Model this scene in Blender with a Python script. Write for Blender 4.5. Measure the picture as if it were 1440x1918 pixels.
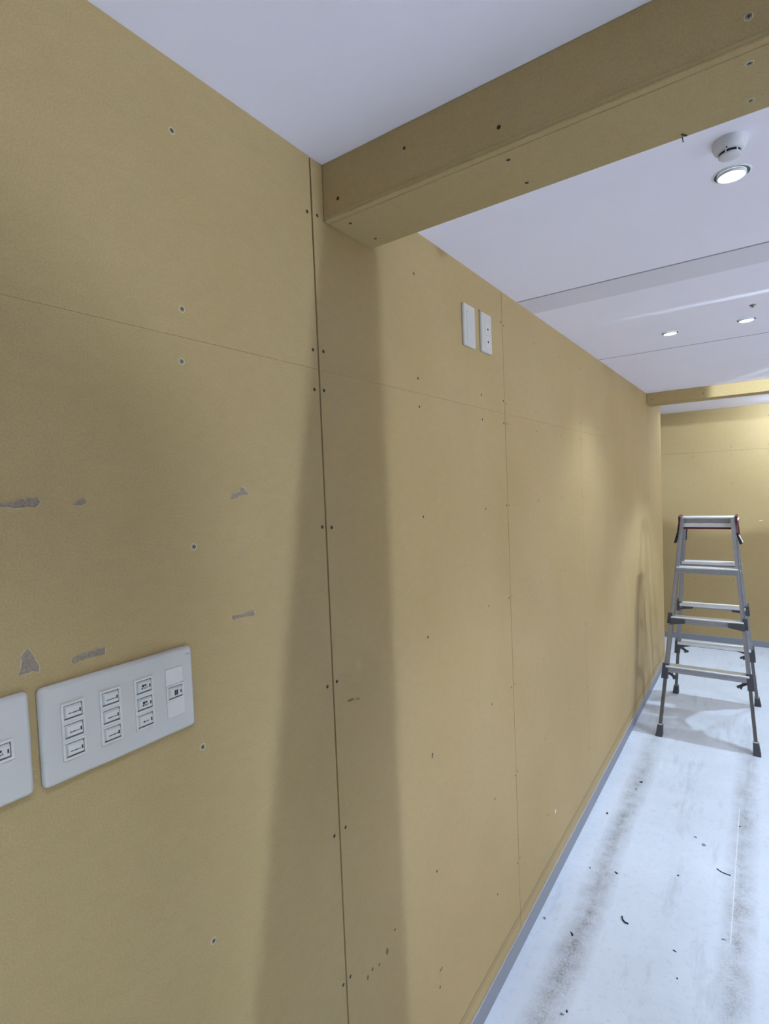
import bpy, bmesh, math, random
from mathutils import Vector, Matrix

random.seed(7)
scene = bpy.context.scene
for o in list(bpy.data.objects):
    bpy.data.objects.remove(o, do_unlink=True)
C = scene.collection

# ---------------------------------------------------------------- camera
cam_d = bpy.data.cameras.new('camera')
cam_d.sensor_fit = 'HORIZONTAL'
cam_d.sensor_width = 36.0
cam_d.lens = 36.0 * 1014.0 / 1440.0
cam_d.clip_start = 0.02
cam = bpy.data.objects.new('camera', cam_d)
C.objects.link(cam)
R_ = Vector((0.82023797, 0.57058596, -0.04051335))
U_ = Vector((0.00996967, 0.05655413, 0.99834976))
F_ = Vector((-0.57193556, 0.81928828, -0.04069929))
m = Matrix((R_, U_, -F_)).transposed().to_4x4()
m.translation = Vector((0.69439, 0.0, 1.58439))
cam.matrix_world = m
scene.camera = cam

# ---------------------------------------------------------------- world, exposure
w = bpy.data.worlds.new('world')
scene.world = w
w.use_nodes = True
w.node_tree.nodes['Background'].inputs[0].default_value = (0.8, 0.85, 1.0, 1)
w.node_tree.nodes['Background'].inputs[1].default_value = 0.05
vs = scene.view_settings
vs.view_transform = 'Standard'
vs.look = 'None'
vs.gamma = 1.0
vs.use_curve_mapping = False
vs.exposure = 0.75
COOL = (0.65, 0.81, 1.0)

# light levels
P_DOWN = 19.0        # visible downlights
P_NEAR = 170.0      # downlight over the camera, and one added behind it to brighten the ceiling
P_LADDER = 48.0     # spotlight right of the ladder
P_ROOM = 40.0       # downlights of the bigger room on the right
E_GLOBE = 800.0     # unseen globe added in the bigger room (emission strength)

# ---------------------------------------------------------------- dimensions (metres)
ZC = 2.219          # ceiling
S = [-1.04, -0.12, 0.795, 1.713, 2.633, 3.55, 4.47, 5.104]   # board joints along the left wall
ZJ = 1.82           # board joint height
YB1, YB2, ZB = 0.829, 0.983, 2.11     # near beam
YF1, YF2, ZF = 4.442, 4.60, 2.138     # far beam
YW = 5.991          # far wall
XR = 6.2            # wall of the bigger room
YBK = -2.6
XPOST = 1.12

# ---------------------------------------------------------------- materials
def newmat(name):
    mt = bpy.data.materials.new(name)
    mt.use_nodes = True
    nt = mt.node_tree
    return mt, nt, nt.nodes['Principled BSDF']

def N(nt, typ, **kw):
    n = nt.nodes.new(typ)
    for k, v in kw.items():
        if hasattr(n, k):
            setattr(n, k, v)
        else:
            n.inputs[k].default_value = v
    return n

def ramp(nt, src, p0, p1, c0, c1):
    r = nt.nodes.new('ShaderNodeValToRGB')
    r.color_ramp.elements[0].position = p0
    r.color_ramp.elements[1].position = p1
    r.color_ramp.elements[0].color = c0 if len(c0) == 4 else (*c0, 1)
    r.color_ramp.elements[1].color = c1 if len(c1) == 4 else (*c1, 1)
    nt.links.new(src, r.inputs[0])
    return r.outputs[0]

def mix(nt, fac, a, b, mode='MIX'):
    n = nt.nodes.new('ShaderNodeMix')
    n.data_type = 'RGBA'
    n.blend_type = mode
    for sock, v in ((n.inputs[0], fac), (n.inputs[6], a), (n.inputs[7], b)):
        if hasattr(v, 'node'):
            nt.links.new(v, sock)
        elif isinstance(v, (int, float)):
            sock.default_value = v
        else:
            sock.default_value = (*v, 1)
    return n.outputs[2]

def math_(nt, op, a, b=None, c=None, clamp=False):
    n = nt.nodes.new('ShaderNodeMath')
    n.operation = op
    n.use_clamp = clamp
    for i, v in enumerate((a, b, c)):
        if v is None:
            continue
        if hasattr(v, 'node'):
            nt.links.new(v, n.inputs[i])
        else:
            n.inputs[i].default_value = v
    return n.outputs[0]

def noise(nt, co, scale, detail=3, rough=0.55, mapscale=None):
    n = N(nt, 'ShaderNodeTexNoise')
    n.inputs['Scale'].default_value = scale
    n.inputs['Detail'].default_value = detail
    n.inputs['Roughness'].default_value = rough
    if mapscale:
        mp = N(nt, 'ShaderNodeMapping')
        mp.inputs['Scale'].default_value = mapscale
        nt.links.new(co, mp.inputs['Vector'])
        co = mp.outputs[0]
    nt.links.new(co, n.inputs['Vector'])
    return n.outputs[0]

def plain(name, col, rough=0.5, metal=0.0, var=0.06, scale=60.0, bump=0.0, spec=0.5):
    mt, nt, b = newmat(name)
    co = N(nt, 'ShaderNodeTexCoord').outputs['Object']
    nz = noise(nt, co, scale)
    lo = tuple(max(0, c * (1 - var)) for c in col)
    hi = tuple(min(1, c * (1 + var)) for c in col)
    nt.links.new(ramp(nt, nz, 0.3, 0.7, lo, hi), b.inputs['Base Color'])
    b.inputs['Roughness'].default_value = rough
    b.inputs['Metallic'].default_value = metal
    b.inputs['Specular IOR Level'].default_value = spec
    if bump:
        bp = N(nt, 'ShaderNodeBump')
        bp.inputs['Strength'].default_value = bump
        bp.inputs['Distance'].default_value = 0.001
        nt.links.new(nz, bp.inputs['Height'])
        nt.links.new(bp.outputs[0], b.inputs['Normal'])
    return mt

def emis(name, col, strength):
    mt, nt, b = newmat(name)
    b.inputs['Base Color'].default_value = (*col, 1)
    b.inputs['Emission Color'].default_value = (*col, 1)
    b.inputs['Emission Strength'].default_value = strength
    return mt

def board_mat(name, glue=False):
    mt, nt, b = newmat(name)
    co = N(nt, 'ShaderNodeTexCoord').outputs['Object']
    big = noise(nt, co, 2.2, 3)
    fine = noise(nt, co, 420.0, 2, 0.7)
    fib = noise(nt, co, 45.0, 4, 0.65, (1.0, 0.7, 1.4))
    c = ramp(nt, big, 0.3, 0.7, (0.403, 0.289, 0.128), (0.433, 0.316, 0.152))
    c = mix(nt, 0.30, c, ramp(nt, fine, 0.25, 0.75, (0.30, 0.29, 0.26), (0.70, 0.70, 0.68)), 'OVERLAY')
    c = mix(nt, 0.07, c, ramp(nt, fib, 0.3, 0.7, (0.3, 0.3, 0.3), (0.7, 0.7, 0.7)), 'OVERLAY')
    if glue:
        sx = N(nt, 'ShaderNodeSeparateXYZ')
        nt.links.new(co, sx.inputs[0])
        z = math_(nt, 'ADD', sx.outputs[2], math_(nt, 'MULTIPLY', math_(nt, 'SUBTRACT', noise(nt, co, 9.0, 3), 0.5), 0.012))
        for zc, wd, st in ((0.113, 0.0065, 0.60), (0.099, 0.0040, 0.45)):
            d = math_(nt, 'ABSOLUTE', math_(nt, 'SUBTRACT', z, zc))
            k = math_(nt, 'SUBTRACT', 1.0, math_(nt, 'DIVIDE', d, wd), clamp=True)
            k = math_(nt, 'MULTIPLY', math_(nt, 'MULTIPLY', math_(nt, 'GREATER_THAN', k, 0.0), math_(nt, 'ADD', k, 0.25, clamp=True)), st)
            c = mix(nt, k, c, (0.19, 0.145, 0.065))
    nt.links.new(c, b.inputs['Base Color'])
    b.inputs['Roughness'].default_value = 0.62
    b.inputs['Specular IOR Level'].default_value = 0.28
    bp = N(nt, 'ShaderNodeBump')
    bp.inputs['Strength'].default_value = 0.16
    bp.inputs['Distance'].default_value = 0.0006
    nt.links.new(fine, bp.inputs['Height'])
    nt.links.new(bp.outputs[0], b.inputs['Normal'])
    return mt

M = {}
M['board'] = board_mat('yellow_plasterboard')
M['board_low'] = board_mat('yellow_plasterboard_glue_line', glue=True)
M['edge'] = plain('board_paper_edge', (0.40, 0.31, 0.14), 0.8)
M['core'] = plain('torn_core_paper', (0.285, 0.225, 0.17), 0.9, var=0.22, scale=300, bump=0.6, spec=0.1)
M['torn_rim'] = plain('torn_paper_rim', (0.55, 0.47, 0.29), 0.8)
M['cavity'] = plain('wall_cavity', (0.10, 0.075, 0.03), 0.9)
M['ceil'] = plain('ceiling_paint', (0.880, 0.825, 0.885), 0.75, var=0.012, scale=3.0, spec=0.2)
M['ceil_strip'] = plain('ceiling_strip_greyer', (0.745, 0.695, 0.735), 0.75, var=0.012, scale=3.0, spec=0.2)  # narrow strip in a greyer tone than the other ceiling panels
M['groove'] = plain('ceiling_groove', (0.30, 0.29, 0.32), 0.8)
M['plate'] = plain('white_plate_plastic', (0.53, 0.50, 0.455), 0.28, var=0.015, scale=8)
M['module'] = plain('white_switch_plastic', (0.61, 0.58, 0.535), 0.35, var=0.015, scale=8)
M['frame_dark'] = plain('switch_recess_grey', (0.16, 0.165, 0.17), 0.5)
M['ink'] = plain('black_ink', (0.02, 0.02, 0.022), 0.6)
M['hole'] = plain('black_hole', (0.01, 0.01, 0.011), 0.8)
M['steel'] = plain('screw_steel', (0.36, 0.34, 0.29), 0.4, 0.7)
M['screw_dark'] = plain('screw_dark_recess', (0.035, 0.03, 0.02), 0.7)
M['vinyl'] = plain('grey_vinyl_skirting', (0.235, 0.245, 0.275), 0.5, var=0.03, scale=6)
M['vinyl_top'] = plain('grey_vinyl_top_lip', (0.45, 0.45, 0.45), 0.5)
M['alu'] = plain('brushed_aluminium', (0.80, 0.81, 0.83), 0.34, 0.6, var=0.05, scale=40)
M['alu_dull_shade'] = plain('dull_shaded_aluminium', (0.34, 0.34, 0.355), 0.42, 0.8, var=0.06, scale=40)  # dull tone of the rails; on the lips it paints in their shade
M['leg_grey'] = plain('grey_telescopic_leg', (0.15, 0.15, 0.145), 0.45, 0.6)
M['bracket'] = plain('dark_grey_plastic', (0.055, 0.055, 0.065), 0.5)
M['red'] = plain('dark_red_plastic', (0.10, 0.006, 0.016), 0.4)
M['rubber'] = plain('rubber_foot', (0.06, 0.06, 0.065), 0.7)
M['black'] = plain('black_plastic', (0.012, 0.012, 0.012), 0.5)
M['label'] = plain('white_sticker', (0.8, 0.78, 0.72), 0.5)
M['detector'] = plain('detector_plastic', (0.62, 0.61, 0.62), 0.5, var=0.02)
M['lamp_body'] = plain('lamp_white_metal', (0.80, 0.82, 0.84), 0.35, var=0.01)
M['lamp_gap'] = plain('lamp_gap_dark', (0.04, 0.05, 0.055), 0.6)
M['lens'] = emis('lamp_lens', (0.93, 0.98, 1.0), 9.0)
M['globe'] = emis('globe_glow', (0.66, 0.79, 1.0), E_GLOBE)
M['debris'] = plain('dark_debris', (0.03, 0.03, 0.035), 0.9)
M['debris_grey'] = plain('grey_debris', (0.25, 0.27, 0.28), 0.9)
M['wood'] = plain('rough_timber', (0.42, 0.31, 0.18), 0.7, var=0.15, scale=20)
M['chip'] = plain('white_gypsum_chip', (0.8, 0.78, 0.72), 0.9)
M['scuff'] = plain('brown_scuff', (0.20, 0.15, 0.085), 0.9)

def floor_mat():
    mt, nt, b = newmat('white_vinyl_floor')
    co = N(nt, 'ShaderNodeTexCoord').outputs['Object']
    sx = N(nt, 'ShaderNodeSeparateXYZ')
    nt.links.new(co, sx.inputs[0])
    x, y = sx.outputs[0], sx.outputs[1]
    big = noise(nt, co, 3.5, 4, 0.6)
    c = ramp(nt, big, 0.32, 0.68, (0.70, 0.755, 0.835), (0.76, 0.815, 0.90))
    wob = math_(nt, 'MULTIPLY', math_(nt, 'SUBTRACT', noise(nt, co, 1.1, 2), 0.5), 0.10)
    rag = noise(nt, co, 16.0, 6, 0.75)
    blot = noise(nt, co, 4.0, 3, 0.6, (1.2, 0.8, 1.0))
    grain = noise(nt, co, 130.0, 5, 0.8)
    for x0, wd, st in ((0.150, 0.066, 1.0), (0.605, 0.062, 0.9), (0.375, 0.15, 0.16), (1.07, 0.08, 0.7), (-0.02, 0.03, 0.3)):
        d = math_(nt, 'ABSOLUTE', math_(nt, 'SUBTRACT', math_(nt, 'ADD', x, wob), x0))
        k = math_(nt, 'SUBTRACT', 1.0, math_(nt, 'DIVIDE', d, wd), clamp=True)
        k = math_(nt, 'MULTIPLY', k, math_(nt, 'MULTIPLY', math_(nt, 'SUBTRACT', blot, 0.10, clamp=True), 1.9))
        k = math_(nt, 'MULTIPLY', k, math_(nt, 'MULTIPLY', math_(nt, 'SUBTRACT', rag, 0.18, clamp=True), 2.2))
        k = math_(nt, 'MULTIPLY', k, math_(nt, 'MULTIPLY', math_(nt, 'SUBTRACT', grain, 0.22, clamp=True), 3.3))
        k = math_(nt, 'MULTIPLY', k, math_(nt, 'MULTIPLY', math_(nt, 'SUBTRACT', 4.1, y, clamp=True), st), clamp=True)
        c = mix(nt, k, c, (0.235, 0.222, 0.215))
    # long scuffs and specks
    sc = noise(nt, co, 9.0, 6, 0.75, (1.0, 0.16, 1.0))
    k = math_(nt, 'MULTIPLY', math_(nt, 'SUBTRACT', sc, 0.54, clamp=True), 2.2)
    c = mix(nt, k, c, (0.30, 0.31, 0.34))
    sp = noise(nt, co, 95.0, 2, 0.5)
    k = math_(nt, 'MULTIPLY', math_(nt, 'SUBTRACT', sp, 0.70, clamp=True), 7.0, clamp=True)
    c = mix(nt, math_(nt, 'MULTIPLY', k, 0.6), c, (0.20, 0.20, 0.21))
    gr2 = noise(nt, co, 38.0, 6, 0.8)
    k = math_(nt, 'MULTIPLY', math_(nt, 'SUBTRACT', gr2, 0.54, clamp=True), 2.0, clamp=True)
    c = mix(nt, k, c, (0.36, 0.37, 0.40))
    # a pale scratch line beside the right-hand dirt streak
    d = math_(nt, 'ABSOLUTE', math_(nt, 'SUBTRACT', x, 0.592))
    k = math_(nt, 'LESS_THAN', d, 0.0016)
    k = math_(nt, 'MULTIPLY', k, math_(nt, 'MULTIPLY', math_(nt, 'GREATER_THAN', y, 2.09), math_(nt, 'LESS_THAN', y, 3.0)))
    c = mix(nt, math_(nt, 'MULTIPLY', k, 0.85), c, (0.86, 0.86, 0.86))
    nt.links.new(c, b.inputs['Base Color'])
    b.inputs['Roughness'].default_value = 0.42
    b.inputs['Specular IOR Level'].default_value = 0.35
    bp = N(nt, 'ShaderNodeBump')
    bp.inputs['Strength'].default_value = 0.06
    bp.inputs['Distance'].default_value = 0.001
    nt.links.new(grain, bp.inputs['Height'])
    nt.links.new(bp.outputs[0], b.inputs['Normal'])
    return mt
M['floor'] = floor_mat()

# ---------------------------------------------------------------- mesh helpers
def link(name, mesh, parent=None, mats=()):
    o = bpy.data.objects.new(name, mesh)
    C.objects.link(o)
    for k in mats:
        if mesh is not None and len(mesh.materials) < len(mats):
            mesh.materials.append(M[k])
    if parent is not None:
        o.parent = parent
    return o

def finish(bm, name):
    bmesh.ops.recalc_face_normals(bm, faces=bm.faces[:])
    me = bpy.data.meshes.new(name)
    bm.to_mesh(me)
    bm.free()
    return me

def add_box(bm, x0, x1, y0, y1, z0, z1, mi=0, bev=0.0, seg=1):
    r = bmesh.ops.create_cube(bm, size=1.0)
    vs_ = r['verts']
    for v in vs_:
        v.co = Vector(((x0 + x1) / 2 + v.co.x * (x1 - x0), (y0 + y1) / 2 + v.co.y * (y1 - y0), (z0 + z1) / 2 + v.co.z * (z1 - z0)))
    fs = {f for v in vs_ for f in v.link_faces}
    for f in fs:
        f.material_index = mi
    if bev:
        es = list({e for v in vs_ for e in v.link_edges})
        rr = bmesh.ops.bevel(bm, geom=es, offset=bev, segments=seg, affect='EDGES', profile=0.5)
        for f in rr['faces']:
            f.material_index = mi
    return vs_

def box(name, x0, x1, y0, y1, z0, z1, mat, parent=None, bev=0.0, seg=1):
    bm = bmesh.new()
    add_box(bm, x0, x1, y0, y1, z0, z1, 0, bev, seg)
    return link(name, finish(bm, name), parent, (mat,))

def add_bar(bm, p0, p1, w, d, up, mi=0, w1=None, d1=None):
    """a tapered bar from p0 to p1; w across 'side', d along the remaining direction"""
    p0, p1, up = Vector(p0), Vector(p1), Vector(up)
    a = (p1 - p0).normalized()
    s = a.cross(up).normalized()
    t = s.cross(a).normalized()
    w1 = w if w1 is None else w1
    d1 = d if d1 is None else d1
    q = []
    for p, ww, dd in ((p0, w, d), (p1, w1, d1)):
        for i, j in ((-1, -1), (1, -1), (1, 1), (-1, 1)):
            q.append(bm.verts.new(p + s * ww / 2 * i + t * dd / 2 * j))
    for f in ((0, 1, 2, 3), (7, 6, 5, 4), (0, 4, 5, 1), (1, 5, 6, 2), (2, 6, 7, 3), (3, 7, 4, 0)):
        fc = bm.faces.new([q[i] for i in f])
        fc.material_index = mi

def add_cyl(bm, c, axis, r0, r1, h, n=24, mi=0, caps=True):
    axis = Vector(axis).normalized()
    mt = axis.to_track_quat('Z', 'Y').to_matrix().to_4x4()
    mt.translation = Vector(c) + axis * h / 2
    r = bmesh.ops.create_cone(bm, cap_ends=caps, segments=n, radius1=r0, radius2=r1, depth=h, matrix=mt)
    for f in {f for v in r['verts'] for f in v.link_faces}:
        f.material_index = mi

def lathe(name, prof, mats, n=32, smooth=True):
    """prof: list of (r, z, material index of the band that starts here)"""
    bm = bmesh.new()
    rings = []
    for r, z, _ in prof:
        if r < 1e-6:
            rings.append([bm.verts.new((0, 0, z))])
        else:
            rings.append([bm.verts.new((r * math.cos(2 * math.pi * i / n), r * math.sin(2 * math.pi * i / n), z)) for i in range(n)])
    for k in range(len(prof) - 1):
        a, b = rings[k], rings[k + 1]
        for i in range(n):
            j = (i + 1) % n
            if len(a) == 1 and len(b) == 1:
                continue
            if len(a) == 1:
                f = bm.faces.new((a[0], b[i], b[j]))
            elif len(b) == 1:
                f = bm.faces.new((a[i], b[0], a[j]))
            else:
                f = bm.faces.new((a[i], b[i], b[j], a[j]))
            f.material_index = prof[k][2]
            f.smooth = smooth
    me = finish(bm, name)
    for k in mats:
        me.materials.append(M[k])
    return me

def tag(o, label=None, cat=None, group=None, kind=None):
    if label:
        o['label'] = label
    if cat:
        o['category'] = cat
    if group:
        o['group'] = group
    if kind:
        o['kind'] = kind
    return o

def empty(name, loc=(0, 0, 0), parent=None):
    o = bpy.data.objects.new(name, None)
    o.empty_display_size = 0.05
    C.objects.link(o)
    o.location = loc
    if parent is not None:
        o.parent = parent
    return o

# ---------------------------------------------------------------- floor and ceiling
fl = box('floor', -2.0, XR, YBK, YW, -0.10, 0.0, 'floor')
tag(fl, 'scuffed white vinyl floor with grey dirt streaks along the wall', 'floor', kind='structure')

ceil = box('ceiling', -2.0, XR, YBK, YW, ZC + 0.010, ZC + 0.12, 'groove')
tag(ceil, 'white painted ceiling with narrow grooves across it', 'ceiling', kind='structure')
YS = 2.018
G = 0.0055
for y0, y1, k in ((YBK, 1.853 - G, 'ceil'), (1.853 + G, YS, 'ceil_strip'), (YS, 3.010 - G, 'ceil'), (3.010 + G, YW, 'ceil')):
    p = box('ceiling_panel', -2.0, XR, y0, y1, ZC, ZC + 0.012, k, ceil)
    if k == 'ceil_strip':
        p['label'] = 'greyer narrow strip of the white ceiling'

for yj, hwid in ((1.853, G), (3.010, G)):
    box('joint_strip', -2.0, XR, yj - hwid, yj + hwid, ZC + 0.0002, ZC + 0.011, 'groove', ceil)

# ---------------------------------------------------------------- screws (shared meshes)
def screw_mesh(name, r, dark):
    bm = bmesh.new()
    # dished paper around the head, then the head with a cross recess; local +Z looks out of the board
    n = 10
    prof = [(r * 1.45, 0.0001, 1 if dark else 2), (r * 1.02, 0.0004, 1), (r * 0.86, 0.0002, 0)]
    rings = [[bm.verts.new((q * math.cos(2 * math.pi * i / n), q * math.sin(2 * math.pi * i / n), z)) for i in range(n)] for q, z, _ in prof]
    for k in range(2):
        for i in range(n):
            j = (i + 1) % n
            f = bm.faces.new((rings[k][i], rings[k][j], rings[k + 1][j], rings[k + 1][i]))
            f.material_index = prof[k][2]
    f = bm.faces.new(rings[-1])
    f.material_index = 1 if dark else 0
    for a, b in ((0.62, 0.2), (0.2, 0.62)):
        vv = [bm.verts.new((sx * a * r, sy * b * r, 0.0005)) for sx, sy in ((-1, -1), (1, -1), (1, 1), (-1, 1))]
        f = bm.faces.new(vv)
        f.material_index = 1
    me = bpy.data.meshes.new(name)
    bm.to_mesh(me)
    bm.free()
    for k in ('steel', 'screw_dark', 'torn_rim'):
        me.materials.append(M[k])
    return me
SCREW = [screw_mesh('screw_bright', 0.0036, False), screw_mesh('screw_dull', 0.0024, True), screw_mesh('screw_small', 0.0019, True)]

def screw(loc, normal, parent, kind=1):
    o = bpy.data.objects.new('screw', SCREW[kind])
    C.objects.link(o)
    q = Vector(normal).to_track_quat('Z', 'Y')
    q = q @ Matrix.Rotation(random.uniform(0, 1.5), 3, 'Z').to_quaternion()
    o.rotation_mode = 'QUATERNION'
    o.rotation_quaternion = q
    o.location = loc
    o.parent = parent
    return o

# ---------------------------------------------------------------- left wall
TH = 0.0125
wl = box('wall_left', -0.11, -TH - 0.0005, YBK, S[-1] - TH, 0.0, ZC, 'cavity')
tag(wl, 'long left wall of yellow plasterboard with visible screws and joints', 'wall', kind='structure')
GAP = {-1.04: 0.001, -0.12: 0.001, 0.795: 0.0021, 1.713: 0.0012, 2.633: 0.0008, 3.55: 0.0006, 4.47: 0.0006, 5.104: 0.0}
ROWS_LOW = [1.784, 1.515, 1.212, 0.908, 0.602, 0.300]
ROWS_UP = [2.113, 1.857]
boards = {}
edges = [YBK] + S
for i in range(len(edges) - 1):
    y0, y1 = edges[i], edges[i + 1]
    g0, g1 = GAP.get(y0, 0), GAP.get(y1, 0)
    for up in (0, 1):
        z0, z1 = ((0.0, ZJ - 0.00012), (ZJ + 0.00012, ZC))[up]
        b = box('plasterboard', -TH, 0.0, y0 + g0, y1 - g1, z0, z1, 'board' if up else 'board_low', wl, bev=0.0004)
        boards[(i, up)] = b
        if i == 0 or y0 > 3.0:
            continue
        if y0 == 0.795:
            mids = (1.161, 1.533)
        elif y0 == -0.12:
            mids = (0.190, 0.494)
        else:
            mids = (y0 + 0.305, y0 + 0.61)
        for z in (ROWS_UP if up else ROWS_LOW):
            for j, yy in enumerate((y0 + 0.014,) + mids + (y1 - 0.014,)):
                kind = 1 if y0 < 1.0 else 2
                if y0 == -0.12 and abs(yy - 0.494) < 0.01:
                    kind = 0
                screw((0.0001, yy + random.uniform(-0.004, 0.004), z + random.uniform(-0.004, 0.004)), (1, 0, 0), b, kind)
# end of the wall: narrow return board
box('plasterboard', -0.11, -TH, S[-1] - TH, S[-1], 0.0, ZC, 'board', wl, bev=0.0005)
# back of the wall, seen from the cross passage
box('plasterboard', -0.1225, -0.11, YBK, S[-1], 0.0, ZC, 'board', wl)

# torn paper patches and scuffs on the near boards
def patch(pts, name, mats, parent, x=0.0, rim=0.0016):
    """irregular flat tear on the wall plane: ragged paper rim around grey core; pts are (y, z)"""
    rnd = random.Random(len(pts) * 13 + int(pts[0][0] * 1000))
    P = []
    n = len(pts)
    for i in range(n):
        a, b = Vector(pts[i]), Vector(pts[(i + 1) % n])
        L = (b - a).length
        k = max(1, int(L / 0.0035))
        for s in range(k):
            q = a.lerp(b, s / k)
            P.append(q + Vector((rnd.uniform(-1, 1), rnd.uniform(-1, 1))) * 0.0009)
    cen = sum(P, Vector((0, 0))) / len(P)
    bm = bmesh.new()
    outer = [bm.verts.new((x + 0.00015, q.x, q.y)) for q in P]
    mid, inner = [], []
    for q in P:
        d = (q - cen)
        L = d.length
        u = d / max(L, 1e-6)
        mid.append(bm.verts.new((x + 0.0009, *(q - u * min(rim * rnd.uniform(0.2, 0.6), L * 0.12)))))
        inner.append(bm.verts.new((x + 0.0003, *(q - u * min(rim * rnd.uniform(0.6, 1.0), L * 0.2)))))
    m_ = len(P)
    for A, B, mi in ((outer, mid, 1), (mid, inner, 1)):
        for i in range(m_):
            j = (i + 1) % m_
            f = bm.faces.new((A[i], A[j], B[j], B[i]))
            f.material_index = mi
    f = bm.faces.new(inner)
    f.material_index = 0
    bmesh.ops.triangulate(bm, faces=[f])
    me = finish(bm, name)
    return link(name, me, parent, mats)

TM = ('core', 'torn_rim')
NB = boards[(2, 0)]
tears = [
    [(0.236, 1.583), (0.252, 1.5825), (0.262, 1.580), (0.286, 1.5815), (0.2915, 1.586), (0.290, 1.592), (0.280, 1.5925), (0.268, 1.591), (0.256, 1.587), (0.240, 1.5875)],
    [(0.3265, 1.5815), (0.336, 1.5805), (0.343, 1.583), (0.3425, 1.5895), (0.336, 1.588), (0.330, 1.586)],
    [(0.568, 1.5795), (0.585, 1.582), (0.606, 1.5865), (0.602, 1.593), (0.590, 1.602), (0.588, 1.593), (0.580, 1.590), (0.570, 1.587)],
    [(0.5565, 1.3875), (0.580, 1.3865), (0.606, 1.3850), (0.606, 1.3945), (0.590, 1.3935), (0.570, 1.3930), (0.5575, 1.3945)],
    [(0.2555, 1.3885), (0.266, 1.3905), (0.2775, 1.3885), (0.2785, 1.396), (0.2735, 1.409), (0.2675, 1.4215), (0.2595, 1.413), (0.258, 1.398)],
    [(0.3130, 1.3860), (0.322, 1.3885), (0.340, 1.3890), (0.3555, 1.3890), (0.3565, 1.3980), (0.345, 1.3970), (0.330, 1.3985), (0.3125, 1.3930)],
]
for t in tears:
    patch(t, 'torn_patch', TM, NB)
B2 = boards[(3, 0)]
for (y, z, ly, lz, k) in ((0.846, 1.158, 0.009, 0.0015, 0), (0.870, 1.152, 0.004, 0.0012, 0), (0.936, 0.558, 0.004, 0.007, 0), (0.905, 0.552, 0.003, 0.003, 0),
                          (0.880, 0.561, 0.003, 0.004, 0), (0.863, 0.556, 0.003, 0.005, 0), (1.164, 0.902, 0.003, 0.004, 0), (1.167, 0.338, 0.008, 0.002, 0), (0.968, 0.585, 0.003, 0.002, 0)):
    patch([(y - ly, z - lz * .6), (y, z - lz), (y + ly, z - lz * .3), (y + ly * .8, z + lz * .6), (y, z + lz), (y - ly * .9, z + lz * .4)], 'scuff_mark', ('scuff', 'scuff'), B2, rim=0.0006)
patch([(2.100, 0.262), (2.112, 0.256), (2.121, 0.268), (2.108, 0.274)], 'chip_mark', ('chip', 'torn_rim'), boards[(4, 0)], rim=0.001)

# skirting
def skirting(name, label, f):
    bm = bmesh.new()
    add_box(bm, *f(0.0, 0.006, 0.0, 0.057), 0)
    add_box(bm, *f(0.0, 0.0045, 0.057, 0.060), 1)
    o = link(name, finish(bm, name), None, ('vinyl', 'vinyl_top'))
    return tag(o, label, 'baseboard', kind='structure')
skirting('baseboard_left', 'grey vinyl skirting along the foot of the left wall', lambda a, b, z0, z1: (a + 0.0003, b, YBK + 0.02, S[-1], z0, z1))
skirting('baseboard_far', 'grey vinyl skirting along the foot of the far wall', lambda a, b, z0, z1: (-1.98, XR - 0.02, YW - b, YW - a - 0.0003, z0, z1))

# ---------------------------------------------------------------- far wall and the unseen walls
wf = box('wall_far', -2.0, XR, YW + TH + 0.0005, YW + 0.11, 0.0, ZC, 'cavity')
tag(wf, 'far wall of yellow plasterboard behind the stepladder', 'wall', kind='structure')
xs = [-2.0, -1.06, -0.15, 0.765, 1.675, 2.585, 3.495, 4.405, 5.315, XR]
for i in range(len(xs) - 1):
    for up in (0, 1):
        z0, z1 = ((0.0, ZJ - 0.0003), (ZJ + 0.0003, ZC))[up]
        b = box('plasterboard', xs[i] + 0.0006, xs[i + 1] - 0.0006, YW, YW + TH, z0, z1, 'board', wf, bev=0.0008)
        if i in (2,):
            for z in (ROWS_UP if up else ROWS_LOW):
                for xx in (xs[i] + 0.014, 0.155, 0.464, xs[i + 1] - 0.014):
                    screw((xx, YW - 0.0001, z), (0, -1, 0), b, 1)
        if i == 2 and not up:
            bm = bmesh.new()
            add_box(bm, 0.672, 0.697, YW - 0.0008, YW, 1.164, 1.169)
            link('chip_mark', finish(bm, 'chip_mark'), b, ('chip',))
for nm, lab, dims in (('wall_right', 'plasterboard wall closing the larger room on the right', (XR, XR + 0.1, YBK, YW, 0, ZC)),
                      ('wall_back', 'plasterboard wall behind the camera', (-0.12, XR, YBK - 0.1, YBK, 0, ZC)),
                      ('wall_passage_end', 'plasterboard wall at the end of the cross passage', (-2.1, -2.0, S[-1] - 0.9, YW, 0, ZC)),
                      ('wall_passage_side', 'plasterboard wall on the near side of the cross passage', (-2.0, -0.1230, S[-1] - 0.2, S[-1] - 0.1, 0, ZC))):
    tag(box(nm, *dims, 'board'), lab, 'wall', kind='structure')

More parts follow.
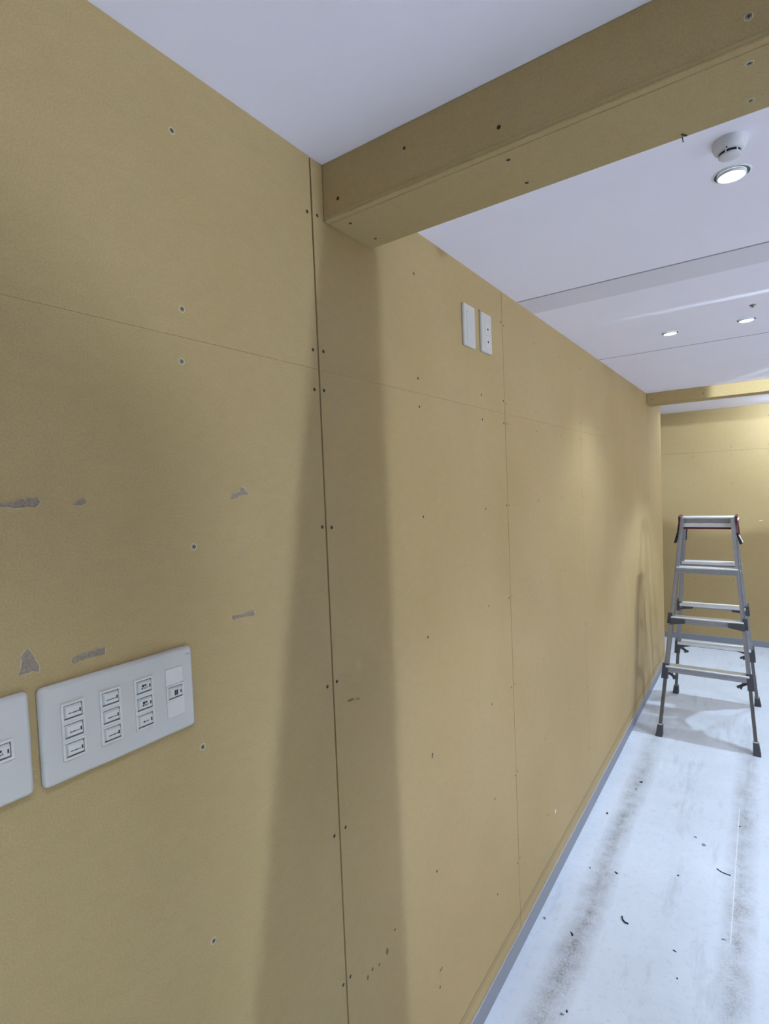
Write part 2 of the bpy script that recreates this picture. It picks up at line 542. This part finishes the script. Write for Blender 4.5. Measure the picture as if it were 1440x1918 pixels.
# ---------------------------------------------------------------- beams
def beam(name, label, y0, y1, zb, x1, near):
    root = empty(name, (0, 0, 0))
    tag(root, label, 'beam', kind='structure')
    box('beam_core', 0.001, x1 - TH, y0 + TH + 0.0005, y1 - TH - 0.0005, zb + TH + 0.0005, ZC - 0.0005, 'cavity', root)
    # front board hangs a touch lower than the soffit board: its paper edge shows as a narrow strip
    fr = box('front_board', 0.0006, x1, y0, y0 + TH, zb - 0.0005, ZC - 0.0004, 'board', root, bev=0.0012)
    so = box('soffit_board', 0.0006, x1, y0 + TH + 0.0016, y1, zb, zb + TH, 'board', root, bev=0.0008)
    bk = box('rear_board', 0.0006, x1, y1 - TH, y1 - 0.0006, zb + TH + 0.0006, ZC - 0.0004, 'board', root, bev=0.0006)
    if near:
        # shallow pressed groove just above the lower edge of the front board
        bm = bmesh.new()
        add_box(bm, 0.001, x1, y0 - 0.0012, y0 + 0.0005, zb + 0.0035, zb + 0.0085, 0, 0.0005)
        link('edge_bead', finish(bm, 'edge_bead'), root, ('edge',))
    end = box('end_board', x1 - TH, x1 + 0.0004, y0 + 0.0002, y1 - 0.0002, zb + 0.0004, ZC - 0.0004, 'board', root)
    xsn = (0.037, 0.363, 0.687, 1.01)
    for x in xsn:
        if x > x1:
            continue
        k = 0 if x > 0.5 else 1
        screw((x, y0 - 0.0001, zb + 0.033), (0, -1, 0), fr, k)
        if near:
            screw((x, y0 + 0.036, zb - 0.0001), (0, 0, -1), so, k)
            screw((x, y0 + 0.120, zb - 0.0001), (0, 0, -1), so, k)
    if near:
        screw((0.189, y0 - 0.0001, 2.178), (0, -1, 0), fr, 2)
        # a nail end sticking out of the lower rear edge
        bm = bmesh.new()
        add_bar(bm, (0.599, 0.980, zb + 0.0005), (0.600, 0.983, zb - 0.007), 0.0014, 0.0014, (1, 0, 0))
        add_bar(bm, (0.599, 0.971, zb - 0.0006), (0.605, 0.980, zb - 0.0006), 0.0025, 0.001, (0, 0, 1))
        link('nail_end', finish(bm, 'nail_end'), so, ('screw_dark',))
    return root
beam('beam', 'near ceiling beam boxed in yellow plasterboard crossing above', YB1, YB2, ZB, XPOST, True)
beam('beam', 'far ceiling beam boxed in yellow plasterboard beyond the ladder', YF1, YF2, ZF, 2.2, False)

# ---------------------------------------------------------------- unseen post and tapered board, added to shade the left wall
post = empty('shade_post', (XPOST - 0.05, 0.906, 0))
tag(post, 'unseen post added under the right end of the near beam to shade the wall', 'post', kind='structure')
box('shade_post_body', -0.05, 0.05, -0.076, 0.076, 0.0, ZB - 0.001, 'board', post, bev=0.001)
bm = bmesh.new()
pr = [(0.845, 0.004), (0.44, 0.004), (0.828, 2.105), (0.845, 2.105)]   # y, z
va = [bm.verts.new((-0.0625, y - 0.906, z)) for y, z in pr]
vb = [bm.verts.new((-0.0505, y - 0.906, z)) for y, z in pr]
bm.faces.new(va)
bm.faces.new(vb[::-1])
for i in range(4):
    j = (i + 1) % 4
    bm.faces.new((va[i], vb[i], vb[j], va[j]))
oc = link('shade_board', finish(bm, 'shade_board'), post, ('board',))  # added board, tapered so that its shadow edge slants on the wall

# ---------------------------------------------------------------- downlights
D_RING = lathe('downlight_ring', [(0.036, -0.0002, 0), (0.036, -0.0012, 0), (0.0325, -0.0016, 1), (0.0318, -0.0008, 1), (0.0, -0.0008, 1)], ('lamp_body', 'lamp_gap'))
D_HEAD = lathe('lamp_head', [(0.0265, 0.000, 0), (0.0275, -0.004, 0), (0.0270, -0.0055, 0), (0.0245, -0.0055, 0), (0.0235, -0.0035, 0)], ('lamp_body',))
D_LENS = lathe('lamp_lens', [(0.0238, -0.0036, 0), (0.012, -0.0046, 0), (0.0, -0.0050, 0)], ('lens',))

def downlight(x, y, label, aim, power, size, blend, group, rad=0.03, col=COOL, disc=True):
    r = empty('downlight', (x, y, ZC))
    tag(r, label, 'light', group)
    a = link('trim_ring', D_RING, r)
    h = link('lamp_head', D_HEAD, r)
    v = Vector(aim).normalized()
    tilt = Vector((0, 0, -1)).rotation_difference(v)
    # the head itself only leans a little inside its ring
    half = Vector((0, 0, -1)).lerp(v, 0.12).normalized()
    h.rotation_mode = 'QUATERNION'
    h.rotation_quaternion = Vector((0, 0, -1)).rotation_difference(half)
    h.location = (0, 0, -0.0012)
    link('lens', D_LENS, h)
    ld = bpy.data.lights.new('downlight_lamp', 'SPOT')
    ld.energy = power
    ld.color = col
    ld.spot_size = math.radians(size)
    ld.spot_blend = blend
    ld.shadow_soft_size = rad
    lo = bpy.data.objects.new('downlight_lamp', ld)
    C.objects.link(lo)
    lo.parent = r
    lo.location = (0, 0, -0.012 - rad)
    lo.rotation_mode = 'QUATERNION'
    lo.rotation_quaternion = tilt
    return r

GV = 'recessed downlights in the white ceiling'
downlight(0.649, 1.390, 'nearest round downlight glowing beside the smoke detector', (0.0, 0.0, -1), P_DOWN, 78, 0.6, GV)
downlight(0.373, 2.691, 'glowing downlight nearer the left wall, of the far pair', (0.0, 0.0, -1), P_DOWN * 0.75, 116, 1.0, GV)
downlight(0.650, 2.695, 'glowing downlight at the right of the far pair', (0, 0.0, -1), P_DOWN * 0.6, 66, 0.8, GV)
GR = 'downlights outside the frame'
downlight(0.78, 4.10, 'downlight above and right of the ladder', (0.0, -0.03, -1), P_LADDER, 98, 0.5, GR, rad=0.010)
downlight(0.60, 0.10, 'downlight straight above the camera', (0.0, 0, -1), P_NEAR * 0.17, 92, 1.0, GR)
downlight(1.20, -0.5, 'unseen downlight added behind the camera', (0.1, 0, -1), P_NEAR * 2.1, 76, 0.9, GR)  # added to brighten the near ceiling by bounce off the floor
downlight(0.65, -1.9, 'downlight at the back of the passage', (0, 0, -1), P_DOWN, 78, 0.6, GR)
downlight(1.15, 5.45, 'downlight in the cross passage', (-0.50, 0.30, -0.60), 27.0, 165, 0.6, GR)
downlight(-0.9, 5.5, 'downlight in the hidden arm of the cross passage', (0, 0.2, -1), 16.0, 150, 0.8, GR)
for x, cn in ((3.3, 'nearer'), (4.8, 'farther')):
    for y, rn in ((-1.5, 'first'), (0.6, 'second'), (2.7, 'third'), (4.4, 'last')):
        downlight(x, y, rn + ' downlight of the ' + cn + ' row in the larger room', (0, 0, -1), P_ROOM, 90, 0.6, GR)

# unseen spotlights, added: one brightens the far beam, one draws a ceiling streak
def added_spot(loc, aim, power, size, blend, label, rad=0.012):
    r = empty('added_spotlight', loc)
    tag(r, label, 'light', GR)
    v = Vector(aim).normalized()
    q = Vector((0, 0, -1)).rotation_difference(v)
    bm = bmesh.new()
    add_cyl(bm, (0, 0, 0.012), (0, 0, 1), 0.024, 0.020, 0.07, 20)
    h = link('lamp_head', finish(bm, 'lamp_head'), r, ('lamp_body',))
    h.rotation_mode = 'QUATERNION'
    h.rotation_quaternion = q
    bm = bmesh.new()
    add_bar(bm, -v * 0.045, Vector((-v.x * 0.045, -v.y * 0.045, ZC - loc[2] - 0.0005)), 0.008, 0.008, (1, 0, 0.01))
    link('stem', finish(bm, 'stem'), r, ('lamp_body',))
    ld = bpy.data.lights.new('spot_lamp', 'SPOT')
    ld.energy, ld.color, ld.shadow_soft_size = power, COOL, rad
    ld.spot_size, ld.spot_blend = math.radians(size), blend
    lo = bpy.data.objects.new('spot_lamp', ld)
    C.objects.link(lo)
    lo.parent = r
    lo.rotation_mode = 'QUATERNION'
    lo.rotation_quaternion = q
added_spot((1.25, 3.30, 2.170), (-0.30, 1.14, 0.0), 90.0, 46, 0.2, 'unseen spotlight added to brighten the far beam')
added_spot((2.00, 2.335, 2.175), (-1.0, 0.0, 0.0385), 620.0, 2.2, 1.0, 'unseen spotlight added for a bright streak on the ceiling')

# unseen partition, added and cut to shade the lower near left wall
pt = [(-1.6, 0.0), (0.700, 0.0), (0.712, 1.919), (0.595, 2.019), (0.45, 2.116), (0.45, ZC - 0.001), (-1.6, ZC - 0.001)]
bm = bmesh.new()
va = [bm.verts.new((3.00, y, z)) for y, z in pt]
vb = [bm.verts.new((3.06, y, z)) for y, z in pt]
bm.faces.new(va)
bm.faces.new(vb[::-1])
for i in range(len(pt)):
    j = (i + 1) % len(pt)
    bm.faces.new((va[i], vb[i], vb[j], va[j]))
tag(link('shade_partition', finish(bm, 'shade_partition'), None, ('board',)), 'unseen partition with a slanted corner, added to shade the left wall', 'wall', kind='structure')

# unseen globe, added to throw the post's shadow on the left wall
g = empty('added_globe', (5.5, 0.866, ZC))
tag(g, 'unseen round white globe added in the larger room to light the left wall', 'light')
link('globe', lathe('globe', [(0.0, -0.02, 0)] + [(0.09 * math.sin(math.pi * i / 12), -0.02 - 0.09 + 0.09 * math.cos(math.pi * i / 12), 0) for i in range(1, 12)] + [(0.0, -0.20, 0)], ('globe',), 20), g)
link('ceiling_rose', lathe('ceiling_rose', [(0.04, 0, 0), (0.04, -0.012, 0), (0.02, -0.022, 0), (0, -0.022, 0)], ('lamp_body',), 20), g)

# ---------------------------------------------------------------- smoke detector and small ceiling fitting
d = empty('smoke_detector', (0.651, 1.255, ZC))
tag(d, 'round white smoke detector on the ceiling beside the nearest downlight', 'detector')
link('base', lathe('detector_base', [(0.029, 0.0, 0), (0.029, -0.009, 0), (0.0275, -0.013, 0), (0.025, -0.018, 0), (0.0205, -0.021, 0), (0.0185, -0.0215, 0), (0.0, -0.0215, 0)], ('detector',), 40), d)
sl = lathe('slot_ring', [(0.0176, -0.0214, 0), (0.0176, -0.0270, 0)], ('hole',), 24, False)
link('slot_ring', sl, d)
for k in range(6):
    bm = bmesh.new()
    a = k * math.pi / 3 + 0.2
    add_bar(bm, (0.0181 * math.cos(a), 0.0181 * math.sin(a), -0.021), (0.0181 * math.cos(a), 0.0181 * math.sin(a), -0.027), 0.0020, 0.0020, (math.cos(a), math.sin(a), 0))
    link('rib', finish(bm, 'rib'), d, ('detector',))
link('cap', lathe('detector_cap', [(0.0, -0.0264, 0), (0.0186, -0.0264, 0), (0.0190, -0.0280, 0), (0.0165, -0.0298, 0), (0.0, -0.0305, 0)], ('detector',), 32), d)
bm = bmesh.new()
add_cyl(bm, (-0.004, -0.0215, -0.0192), (0, -0.3, -1), 0.0013, 0.0013, 0.0015, 8)
link('indicator', finish(bm, 'indicator'), d, ('hole',))

sp = empty('ceiling_hook', (0.673, 2.486, ZC))
tag(sp, 'tiny dark fitting on the ceiling just before the right far downlight', 'fitting')
link('hook_body', lathe('hook_body', [(0.011, 0, 0), (0.011, -0.002, 0), (0.004, -0.003, 0), (0.004, -0.009, 0), (0.0, -0.009, 0)], ('frame_dark',), 16), sp)

# ---------------------------------------------------------------- wall plates
def rounded_plate(w_, h_, t_, rc, bv):
    """plate lying on the wall plane: +X out of the wall, width along Y, height along Z, centred; soft pillowed edge"""
    bm = bmesh.new()
    loops = []
    for x, ins in ((0.0, 0.0), (t_ * 0.45, 0.0), (t_ * 0.8, bv * 0.35), (t_, bv)):
        ring = []
        r = max(rc - ins, 0.0008)
        for cy, cz, a0 in ((1, 1, 0), (-1, 1, 90), (-1, -1, 180), (1, -1, 270)):
            for s in range(6):
                a = math.radians(a0 + s * 18)
                ring.append(bm.verts.new((x, cy * (w_ / 2 - ins - r) + r * math.cos(a), cz * (h_ / 2 - ins - r) + r * math.sin(a))))
        loops.append(ring)
    n = len(loops[0])
    for A, B in zip(loops, loops[1:]):
        for i in range(n):
            f = bm.faces.new((A[i], A[(i + 1) % n], B[(i + 1) % n], B[i]))
            f.smooth = True
    bm.faces.new(loops[-1])
    bm.faces.new(loops[0][::-1])
    return finish(bm, 'plate')

def switch_module(parent, cy, cz, kind, w_=0.0275, h_=0.0232):
    """one switch cell: bezel, recess, rocker with print"""
    o = empty('switch', (0.0078, cy, cz), parent)
    bm = bmesh.new()
    if kind == 'blank':
        add_box(bm, 0, 0.0016, -w_ / 2, w_ / 2, -h_ / 2 + .0002, h_ / 2 - .0002, 0, 0.0004)
        link('blank_insert', finish(bm, 'blank_insert'), o, ('module',))
        return o
    t = 0.0030
    for a, b, c_, d_ in ((-w_ / 2, w_ / 2, h_ / 2 - t, h_ / 2 - .0002), (-w_ / 2, w_ / 2, -h_ / 2 + .0002, -h_ / 2 + t), (-w_ / 2, -w_ / 2 + t, -h_ / 2 + t, h_ / 2 - t), (w_ / 2 - t, w_ / 2, -h_ / 2 + t, h_ / 2 - t)):
        add_box(bm, 0, 0.0022, a, b, c_, d_, 0, 0.0003)
    link('bezel', finish(bm, 'bezel'), o, ('module',))
    bm = bmesh.new()
    add_box(bm, 0, 0.0006, -w_ / 2 + t, w_ / 2 - t, -h_ / 2 + t, h_ / 2 - t)
    link('recess', finish(bm, 'recess'), o, ('frame_dark',))
    bm = bmesh.new()
    y0, y1, z0, z1 = -w_ / 2 + t + .0004, w_ / 2 - t - .0012, -h_ / 2 + t + .0012, h_ / 2 - t - .0010
    va = [bm.verts.new((0.0004, y, z)) for y, z in ((y0, z0), (y1, z0), (y1, z1), (y0, z1))]
    vb = [bm.verts.new((0.0042, y, z)) for y, z in ((y0 + .0016, z0 + .0022), (y1 - .0008, z0 + .0022), (y1 - .0008, z1 - .0022), (y0 + .0016, z1 - .0022))]
    bm.faces.new(vb)
    for i in range(4):
        j = (i + 1) % 4
        bm.faces.new((va[i], va[j], vb[j], vb[i]))
    link('rocker', finish(bm, 'rocker'), o, ('module',))
    bm = bmesh.new()
    X0, X1 = 0.0041, 0.00435
    rnd = random.Random(int(cy * 1000) + int(cz * 1000))
    def mark(a, b, c_, d_):
        add_box(bm, X0, X1, a, b, c_, d_)
    mark(y1 - .0034, y1 - .0016, -.0022, .0022)                  # dark indicator window
    if kind == 'line':
        y = -.0062
        while y < y1 - .0046:
            l = rnd.uniform(.0008, .0016)
            h = rnd.uniform(.0004, .0008)
            mark(y, y + l, -.0010 - h, -.0010 + h)
            y += l + .0003
    elif kind == 'two':
        for a, b, c_, d_ in ((-.0042, -.0010, .0002, .0034), (-.0006, .0022, .0010, .0034), (-.0048, -.0030, -.0026, -.0004), (-.0020, -.0006, -.0026, -.0006), (.0004, .0016, -.0026, -.0010), (.0024, .0034, -.0022, -.0004)):
            mark(a, b, c_, d_)
    elif kind == 'short':
        for a, b, h in ((-.0048, -.0024, .0011), (-.0016, -.0006, .0006), (.0002, .0012, .0008), (.0020, .0028, .0007)):
            mark(a, b, -.0006 - h, -.0006 + h)
    elif kind == 'block':
        for a, b, c_, d_ in ((-.0030, -.0002, .0004, .0036), (.0002, .0026, .0004, .0036), (-.0030, -.0002, -.0036, .0000), (.0002, .0026, -.0036, .0000), (-.0030, .0026, .0000, .0004)):
            mark(a, b, c_, d_)
    link('print', finish(bm, 'print'), o, ('ink',))
    return o

# big four-column plate
pl = empty('switch_plate', (0.0002, 0.3745, 1.3105))
tag(pl, 'wide white wall plate with four columns of small labelled switches', 'switch plate')
link('plate', rounded_plate(0.206, 0.119, 0.0082, 0.0065, 0.0045), pl, ('plate',))
kinds = [('line',) * 3, ('line',) * 3, ('two', 'two', 'short'), ('blank', 'block', 'blank')]
for i, yy in enumerate((0.3075, 0.3535, 0.3990, 0.4455)):
    for j in range(3):
        switch_module(pl, yy - 0.3745, (1.3335, 1.3105, 1.2875)[j] - 1.3105, kinds[i][j])
bm = bmesh.new()
add_box(bm, 0.0078, 0.0084, 0.0915, 0.0975, 0.0480, 0.0488)
link('print', finish(bm, 'print'), pl, ('frame_dark',))
# partly seen plate at the left edge
pl2 = empty('switch_plate', (0.0002, 0.2275, 1.3125))
tag(pl2, 'small white switch plate cut off by the left edge of the photo', 'switch plate')
link('plate', rounded_plate(0.070, 0.119, 0.0082, 0.0065, 0.0045), pl2, ('plate',))
switch_module(pl2, 0.2285 - 0.2275, 1.3145 - 1.3125, 'two', 0.030, 0.0232)
# two plates high on the wall
pa = empty('blank_plate', (0.0002, 1.4515, 2.0475))
tag(pa, 'blank white wall plate high up, left of the socket plate', 'wall plate')
link('plate', rounded_plate(0.074, 0.120, 0.0085, 0.005, 0.0035), pa, ('plate',))
bm = bmesh.new()
add_box(bm, 0.008, 0.0091, -0.021, 0.021, -0.042, 0.042, 0, 0.0008)
link('blank_insert', finish(bm, 'blank_insert'), pa, ('plate',))
pb = empty('socket_plate', (0.0002, 1.5695, 2.0510))
tag(pb, 'white wall plate high up with two small dark round sockets', 'wall plate')
link('plate', rounded_plate(0.075, 0.120, 0.0085, 0.005, 0.0035), pb, ('plate',))
for zz in (0.012, -0.026):
    sk = empty('socket', (0.008, 0.005, zz), pb)
    bm = bmesh.new()
    add_box(bm, 0, 0.0014, -0.014, 0.014, -0.0155, 0.0155, 0, 0.0006)
    link('socket_face', finish(bm, 'socket_face'), sk, ('module',))
    bm = bmesh.new()
    add_cyl(bm, (0.0013, 0, 0), (1, 0, 0), 0.0042, 0.0038, 0.0006, 16)
    link('socket_hole', finish(bm, 'socket_hole'), sk, ('hole',))
    for s in (-1, 1):
        bm = bmesh.new()
        add_box(bm, 0.0012, 0.0017, -0.004, 0.004, 0.0092 * s - 0.0007, 0.0092 * s + 0.0007)
        link('socket_slot', finish(bm, 'socket_slot'), sk, ('frame_dark',))

# ---------------------------------------------------------------- stepladder
LX, LY = 0.408, 4.04
lad = empty('stepladder', (LX, LY, 0))
tag(lad, 'aluminium folding stepladder with red hinges and telescopic grey legs', 'ladder')
HT = 1.325
def hw(z):
    return 0.2600 - 0.0870 * z
def fy(z, s):
    return s * (0.400 - 0.2555 * z)     # s=-1 front, +1 rear
def rail_pt(z, sx, s):
    return Vector((sx * hw(z), fy(z, s), z))
for s in (-1, 1):
    for sx in (-1, 1):
        # outer rail: shallow channel with flanges turned inwards
        a, b = rail_pt(0.385, sx, s), rail_pt(HT - 0.005, sx, s)
        ax = (b - a).normalized()
        side = Vector((1, 0, 0))
        nrm = ax.cross(side).normalized()          # roughly along y
        bm = bmesh.new()
        add_bar(bm, a, b, 0.046, 0.004, side)                          # web
        for k in (-1, 1):
            off = nrm * (0.021 * k) - side * (0.010 * sx)
            add_bar(bm, a + off, b + off, 0.004, 0.022, side)
        r = link('rail', finish(bm, 'rail'), lad, ('alu_dull_shade',))
        # telescopic lower leg
        bm = bmesh.new()
        c0, c1 = rail_pt(0.045, sx, s), rail_pt(0.70, sx, s)
        off = -side * (0.010 * sx)
        add_bar(bm, c0 + off, c1 + off, 0.034, 0.018, side)
        leg = link('telescopic_leg', finish(bm, 'telescopic_leg'), lad, ('leg_grey',))
        bm = bmesh.new()
        f0, f1 = rail_pt(0.0, sx, s) + off, rail_pt(0.062, sx, s) + off
        vb_, vt_ = [], []
        for i, j in ((-1, -1), (1, -1), (1, 1), (-1, 1)):
            vb_.append(bm.verts.new((f0.x + i * 0.019, f0.y + j * 0.027, 0.0)))
            vt_.append(bm.verts.new((f1.x + i * 0.014, f1.y + j * 0.021, 0.062)))
        bm.faces.new(vb_)
        bm.faces.new(vt_[::-1])
        for i in range(4):
            j = (i + 1) % 4
            bm.faces.new((vb_[i], vt_[i], vt_[j], vb_[j]))
        link('foot', finish(bm, 'foot'), leg, ('rubber',))
        bm = bmesh.new()
        q0, q1 = rail_pt(0.062, sx, s) + off, rail_pt(0.068, sx, s) + off
        add_bar(bm, q0, q1, 0.038, 0.022, side)
        link('foot_collar', finish(bm, 'foot_collar'), leg, ('alu',))
        # clamp bracket at the end of the outer rail, with its lever
        bm = bmesh.new()
        b0, b1 = rail_pt(0.335, sx, s) + off * 0.6, rail_pt(0.425, sx, s) + off * 0.6
        add_bar(bm, b0, b1, 0.056, 0.034, side)
        e0 = rail_pt(0.400, sx, s)
        add_bar(bm, e0 - side * 0.015 * sx + Vector((0, 0, -0.012)), e0 - side * 0.085 * sx + Vector((0, 0, -0.002)), 0.040, 0.030, (0, 0, 1), 0, 0.040, 0.012)
        br = link('clamp_bracket', finish(bm, 'clamp_bracket'), lad, ('bracket',))
        bm = bmesh.new()
        add_bar(bm, e0 - side * 0.022 * sx + Vector((0, s * 0.006, -0.030)), e0 - side * 0.070 * sx + Vector((0, s * 0.010, -0.058)), 0.014, 0.010, (0, 1, 0))
        add_bar(bm, e0 - side * 0.040 * sx + Vector((0, s * 0.006, -0.030)), e0 - side * 0.052 * sx + Vector((0, s * 0.010, -0.066)), 0.010, 0.009, (0, 1, 0))
        link('lever', finish(bm, 'lever'), br, ('bracket',))
        # corner bracket under the middle step
        bm = bmesh.new()
        e1 = rail_pt(0.700, sx, s)
        add_bar(bm, rail_pt(0.665, sx, s), rail_pt(0.730, sx, s), 0.054, 0.024, side)
        add_bar(bm, e1 - side * 0.004 * sx + Vector((0, s * 0.012, -0.014)), e1 - side * 0.086 * sx + Vector((0, s * 0.012, -0.010)), 0.062, 0.040, (0, 0, 1), 0, 0.062, 0.020)
        link('step_bracket', finish(bm, 'step_bracket'), lad, ('bracket',))
    # treads
    for z in (1.020, 0.715, 0.420):
        bm = bmesh.new()
        w0 = hw(z) - 0.006
        y = fy(z, s)
        add_box(bm, -w0, w0, y - 0.030, y + 0.030, z - 0.006, z, 0, 0.0015)
        add_box(bm, -w0, w0, y - s * 0.027 - 0.0015, y - s * 0.027 + 0.0015, z - 0.020, z - 0.004, 0)
        add_box(bm, -w0, w0, y + s * 0.034 - 0.005, y + s * 0.034 + 0.005, z - 0.008, z + 0.001, 0, 0.002)
        st = link('step', finish(bm, 'step'), lad, ('alu',))
        bm = bmesh.new()
        add_box(bm, -w0, w0, y + s * 0.030 - 0.0025, y + s * 0.030 + 0.0025, z - 0.038, z - 0.0085, 0, 0.001)
        add_box(bm, -w0, w0, y + s * 0.0325 - 0.002, y + s * 0.0325 + 0.002, z - 0.040, z - 0.026, 0, 0.001)
        link('step_lip', finish(bm, 'step_lip'), st, ('alu_dull_shade',))  # darker than the tread top: shade of the lip put into its colour
        for k in (-1, 1):
            bm = bmesh.new()
            add_cyl(bm, (k * (w0 + 0.008), y + s * 0.012, z - 0.012), (k, 0, 0), 0.005, 0.005, 0.004, 10)
            link('rivet', finish(bm, 'rivet'), st, ('alu',))
    # top plank of this half
    bm = bmesh.new()
    w0 = hw(HT) - 0.002
    add_box(bm, -w0, w0, s * 0.034 - 0.030, s * 0.034 + 0.030, HT - 0.006, HT + 0.006, 0, 0.003)
    add_box(bm, -w0, w0, s * 0.066 - 0.003, s * 0.066 + 0.003, HT - 0.058, HT - 0.034, 0, 0.002)
    tp = link('top_plank', finish(bm, 'top_plank'), lad, ('alu',))
    bm = bmesh.new()
    add_box(bm, -w0, w0, s * 0.060 - 0.003, s * 0.060 + 0.003, HT - 0.060, HT - 0.004)
    link('front_lip', finish(bm, 'front_lip'), tp, ('alu_dull_shade',))  # shade below the plank top put into the lip colour
    bm = bmesh.new()
    add_box(bm, -w0, w0, s * 0.058 - 0.006, s * 0.058 + 0.006, HT - 0.072, HT - 0.061, 0, 0.001)
    link('underside_bar', finish(bm, 'underside_bar'), tp, ('red',))
for sx in (-1, 1):
    # red hinge cheek joining both halves
    bm = bmesh.new()
    xo = sx * (hw(HT) + 0.010)
    for s in (-1, 1):
        add_bar(bm, (xo, s * 0.005, HT + 0.004), (xo + sx * 0.010, fy(HT - 0.115, s), HT - 0.120), 0.044, 0.010, (1, 0, 0), 0, 0.026, 0.010)
    add_box(bm, xo - 0.006, xo + 0.006, -0.075, 0.075, HT - 0.035, HT + 0.013, 0, 0.003)
    hg = link('hinge', finish(bm, 'hinge'), lad, ('red',))
    for s in (-1, 1):
        bm = bmesh.new()
        add_cyl(bm, (xo + sx * 0.005, s * 0.045, HT - 0.012), (sx, 0, 0), 0.008, 0.006, 0.007, 12)
        link('hinge_pin', finish(bm, 'hinge_pin'), hg, ('label',))
    # locking stay between the rails
    bm = bmesh.new()
    add_bar(bm, (sx * (hw(1.20) + 0.004), fy(1.235, -1), 1.235), (sx * (hw(1.16) + 0.020), fy(1.165, -1) + 0.02, 1.165), 0.030, 0.014, (1, 0, 0))
    sty = link('lock_lever', finish(bm, 'lock_lever'), lad, ('black',))
    bm = bmesh.new()
    add_bar(bm, (sx * (hw(1.20) + 0.013), fy(1.222, -1) - 0.006, 1.222), (sx * (hw(1.17) + 0.030), fy(1.178, -1) + 0.010, 1.178), 0.022, 0.004, (1, 0, 0))
    if sx > 0:
        link('sticker', finish(bm, 'sticker'), sty, ('label',))
    else:
        bm.free()
    bm = bmesh.new()
    add_bar(bm, (sx * (hw(1.25) - 0.024), fy(1.27, 1), 1.27), (sx * (hw(1.15) - 0.024), fy(1.17, 1), 1.17), 0.026, 0.010, (1, 0, 0))
    link('stay', finish(bm, 'stay'), lad, ('bracket',))

# ---------------------------------------------------------------- debris on the floor
def flake(label, x, y, lx, ly, rot, mat='debris', t=0.002):
    rnd = random.Random(int(x * 1000) * 7 + int(y * 1000))
    bm = bmesh.new()
    n = 9
    va, vb = [], []
    for i in range(n):
        a = 2 * math.pi * i / n
        k = rnd.uniform(0.55, 1.15)
        px, py = lx * k * math.cos(a), ly * k * math.sin(a)
        qx, qy = px * math.cos(rot) - py * math.sin(rot), px * math.sin(rot) + py * math.cos(rot)
        va.append(bm.verts.new((qx, qy, 0)))
        vb.append(bm.verts.new((qx * .8, qy * .8, t * rnd.uniform(.5, 1.4))))
    bm.faces.new(va[::-1])
    bm.faces.new(vb)
    for i in range(n):
        j = (i + 1) % n
        bm.faces.new((va[i], va[j], vb[j], vb[i]))
    o = link('debris_flake', finish(bm, 'debris_flake'), None, (mat,))
    o.location = (x, y, 0.0002)
    tag(o, label, 'debris', 'flakes of debris on the floor')
    return o
for a in (('largest dark flake beside the left dirt streak, nearest the ladder', 0.161, 3.014, .010, .012, .3),
          ('dark flake near the skirting, left of the left dirt streak', 0.073, 2.644, .0055, .010, 0),
          ('dark flake just right of the left dirt streak, mid floor', 0.196, 2.246, .006, .008, 1.0),
          ('long dark flake on the left dirt streak, left of the curled sliver', 0.132, 1.849, .005, .013, .5),
          ('small grey flake mid floor, farther of the grey pair', 0.439, 2.657, .008, .006, 0, 'debris_grey'),
          ('grey flake mid floor, nearer of the grey pair', 0.474, 2.616, .009, .010, .4, 'debris_grey'),
          ('tiny dark speck alone mid floor, before the grey pair', 0.405, 2.357, .004, .005, 0),
          ('nearest dark speck in the middle of the floor', 0.459, 1.852, .003, .004, 0),
          ('grey flake nearest the camera beside the left dirt streak', 0.189, 1.541, .007, .004, .4, 'debris_grey'),
          ('dark speck touching the grey flake nearest the camera', 0.199, 1.558, .004, .005, 0),
          ('grey flake close against the grey skirting', 0.029, 1.868, .006, .006, 0, 'debris_grey'),
          ('thin grey flake at the near end of the pale scratch', 0.573, 2.098, .010, .003, .2, 'debris_grey'),
          ('thin dark flake mid floor, just beyond the nearest dark speck', 0.439, 1.960, .007, .002, -.4),
          ('tiny dark speck behind the largest flake on the left streak', 0.150, 2.930, .004, .006, 0),
          ('tiny dark speck on the right dirt streak beside the scratch', 0.598, 2.840, .004, .005, 0),
          ('tiny dark speck near the skirting, beyond the grey skirting flake', 0.100, 2.220, .003, .004, 0)):
    flake(*a)
# two longer slivers
def sliver(pts, r, label):
    bm = bmesh.new()
    for (x0, y0), (x1, y1) in zip(pts, pts[1:]):
        add_bar(bm, (x0, y0, r), (x1, y1, r), r * 2, r * 1.6, (0, 0, 1))
    o = link('debris_sliver', finish(bm, 'debris_sliver'), None, ('debris',))
    o['label'] = label
    o['category'] = 'debris'
sliver([(0.262, 2.022), (0.268, 2.006), (0.277, 1.998), (0.288, 1.998)], 0.0022, 'curled dark sliver of debris lying mid floor')
sliver([(0.530, 2.478), (0.545, 2.466), (0.562, 2.462), (0.578, 2.462)], 0.0016, 'thin straight dark sliver on floor beside the pale scratch')
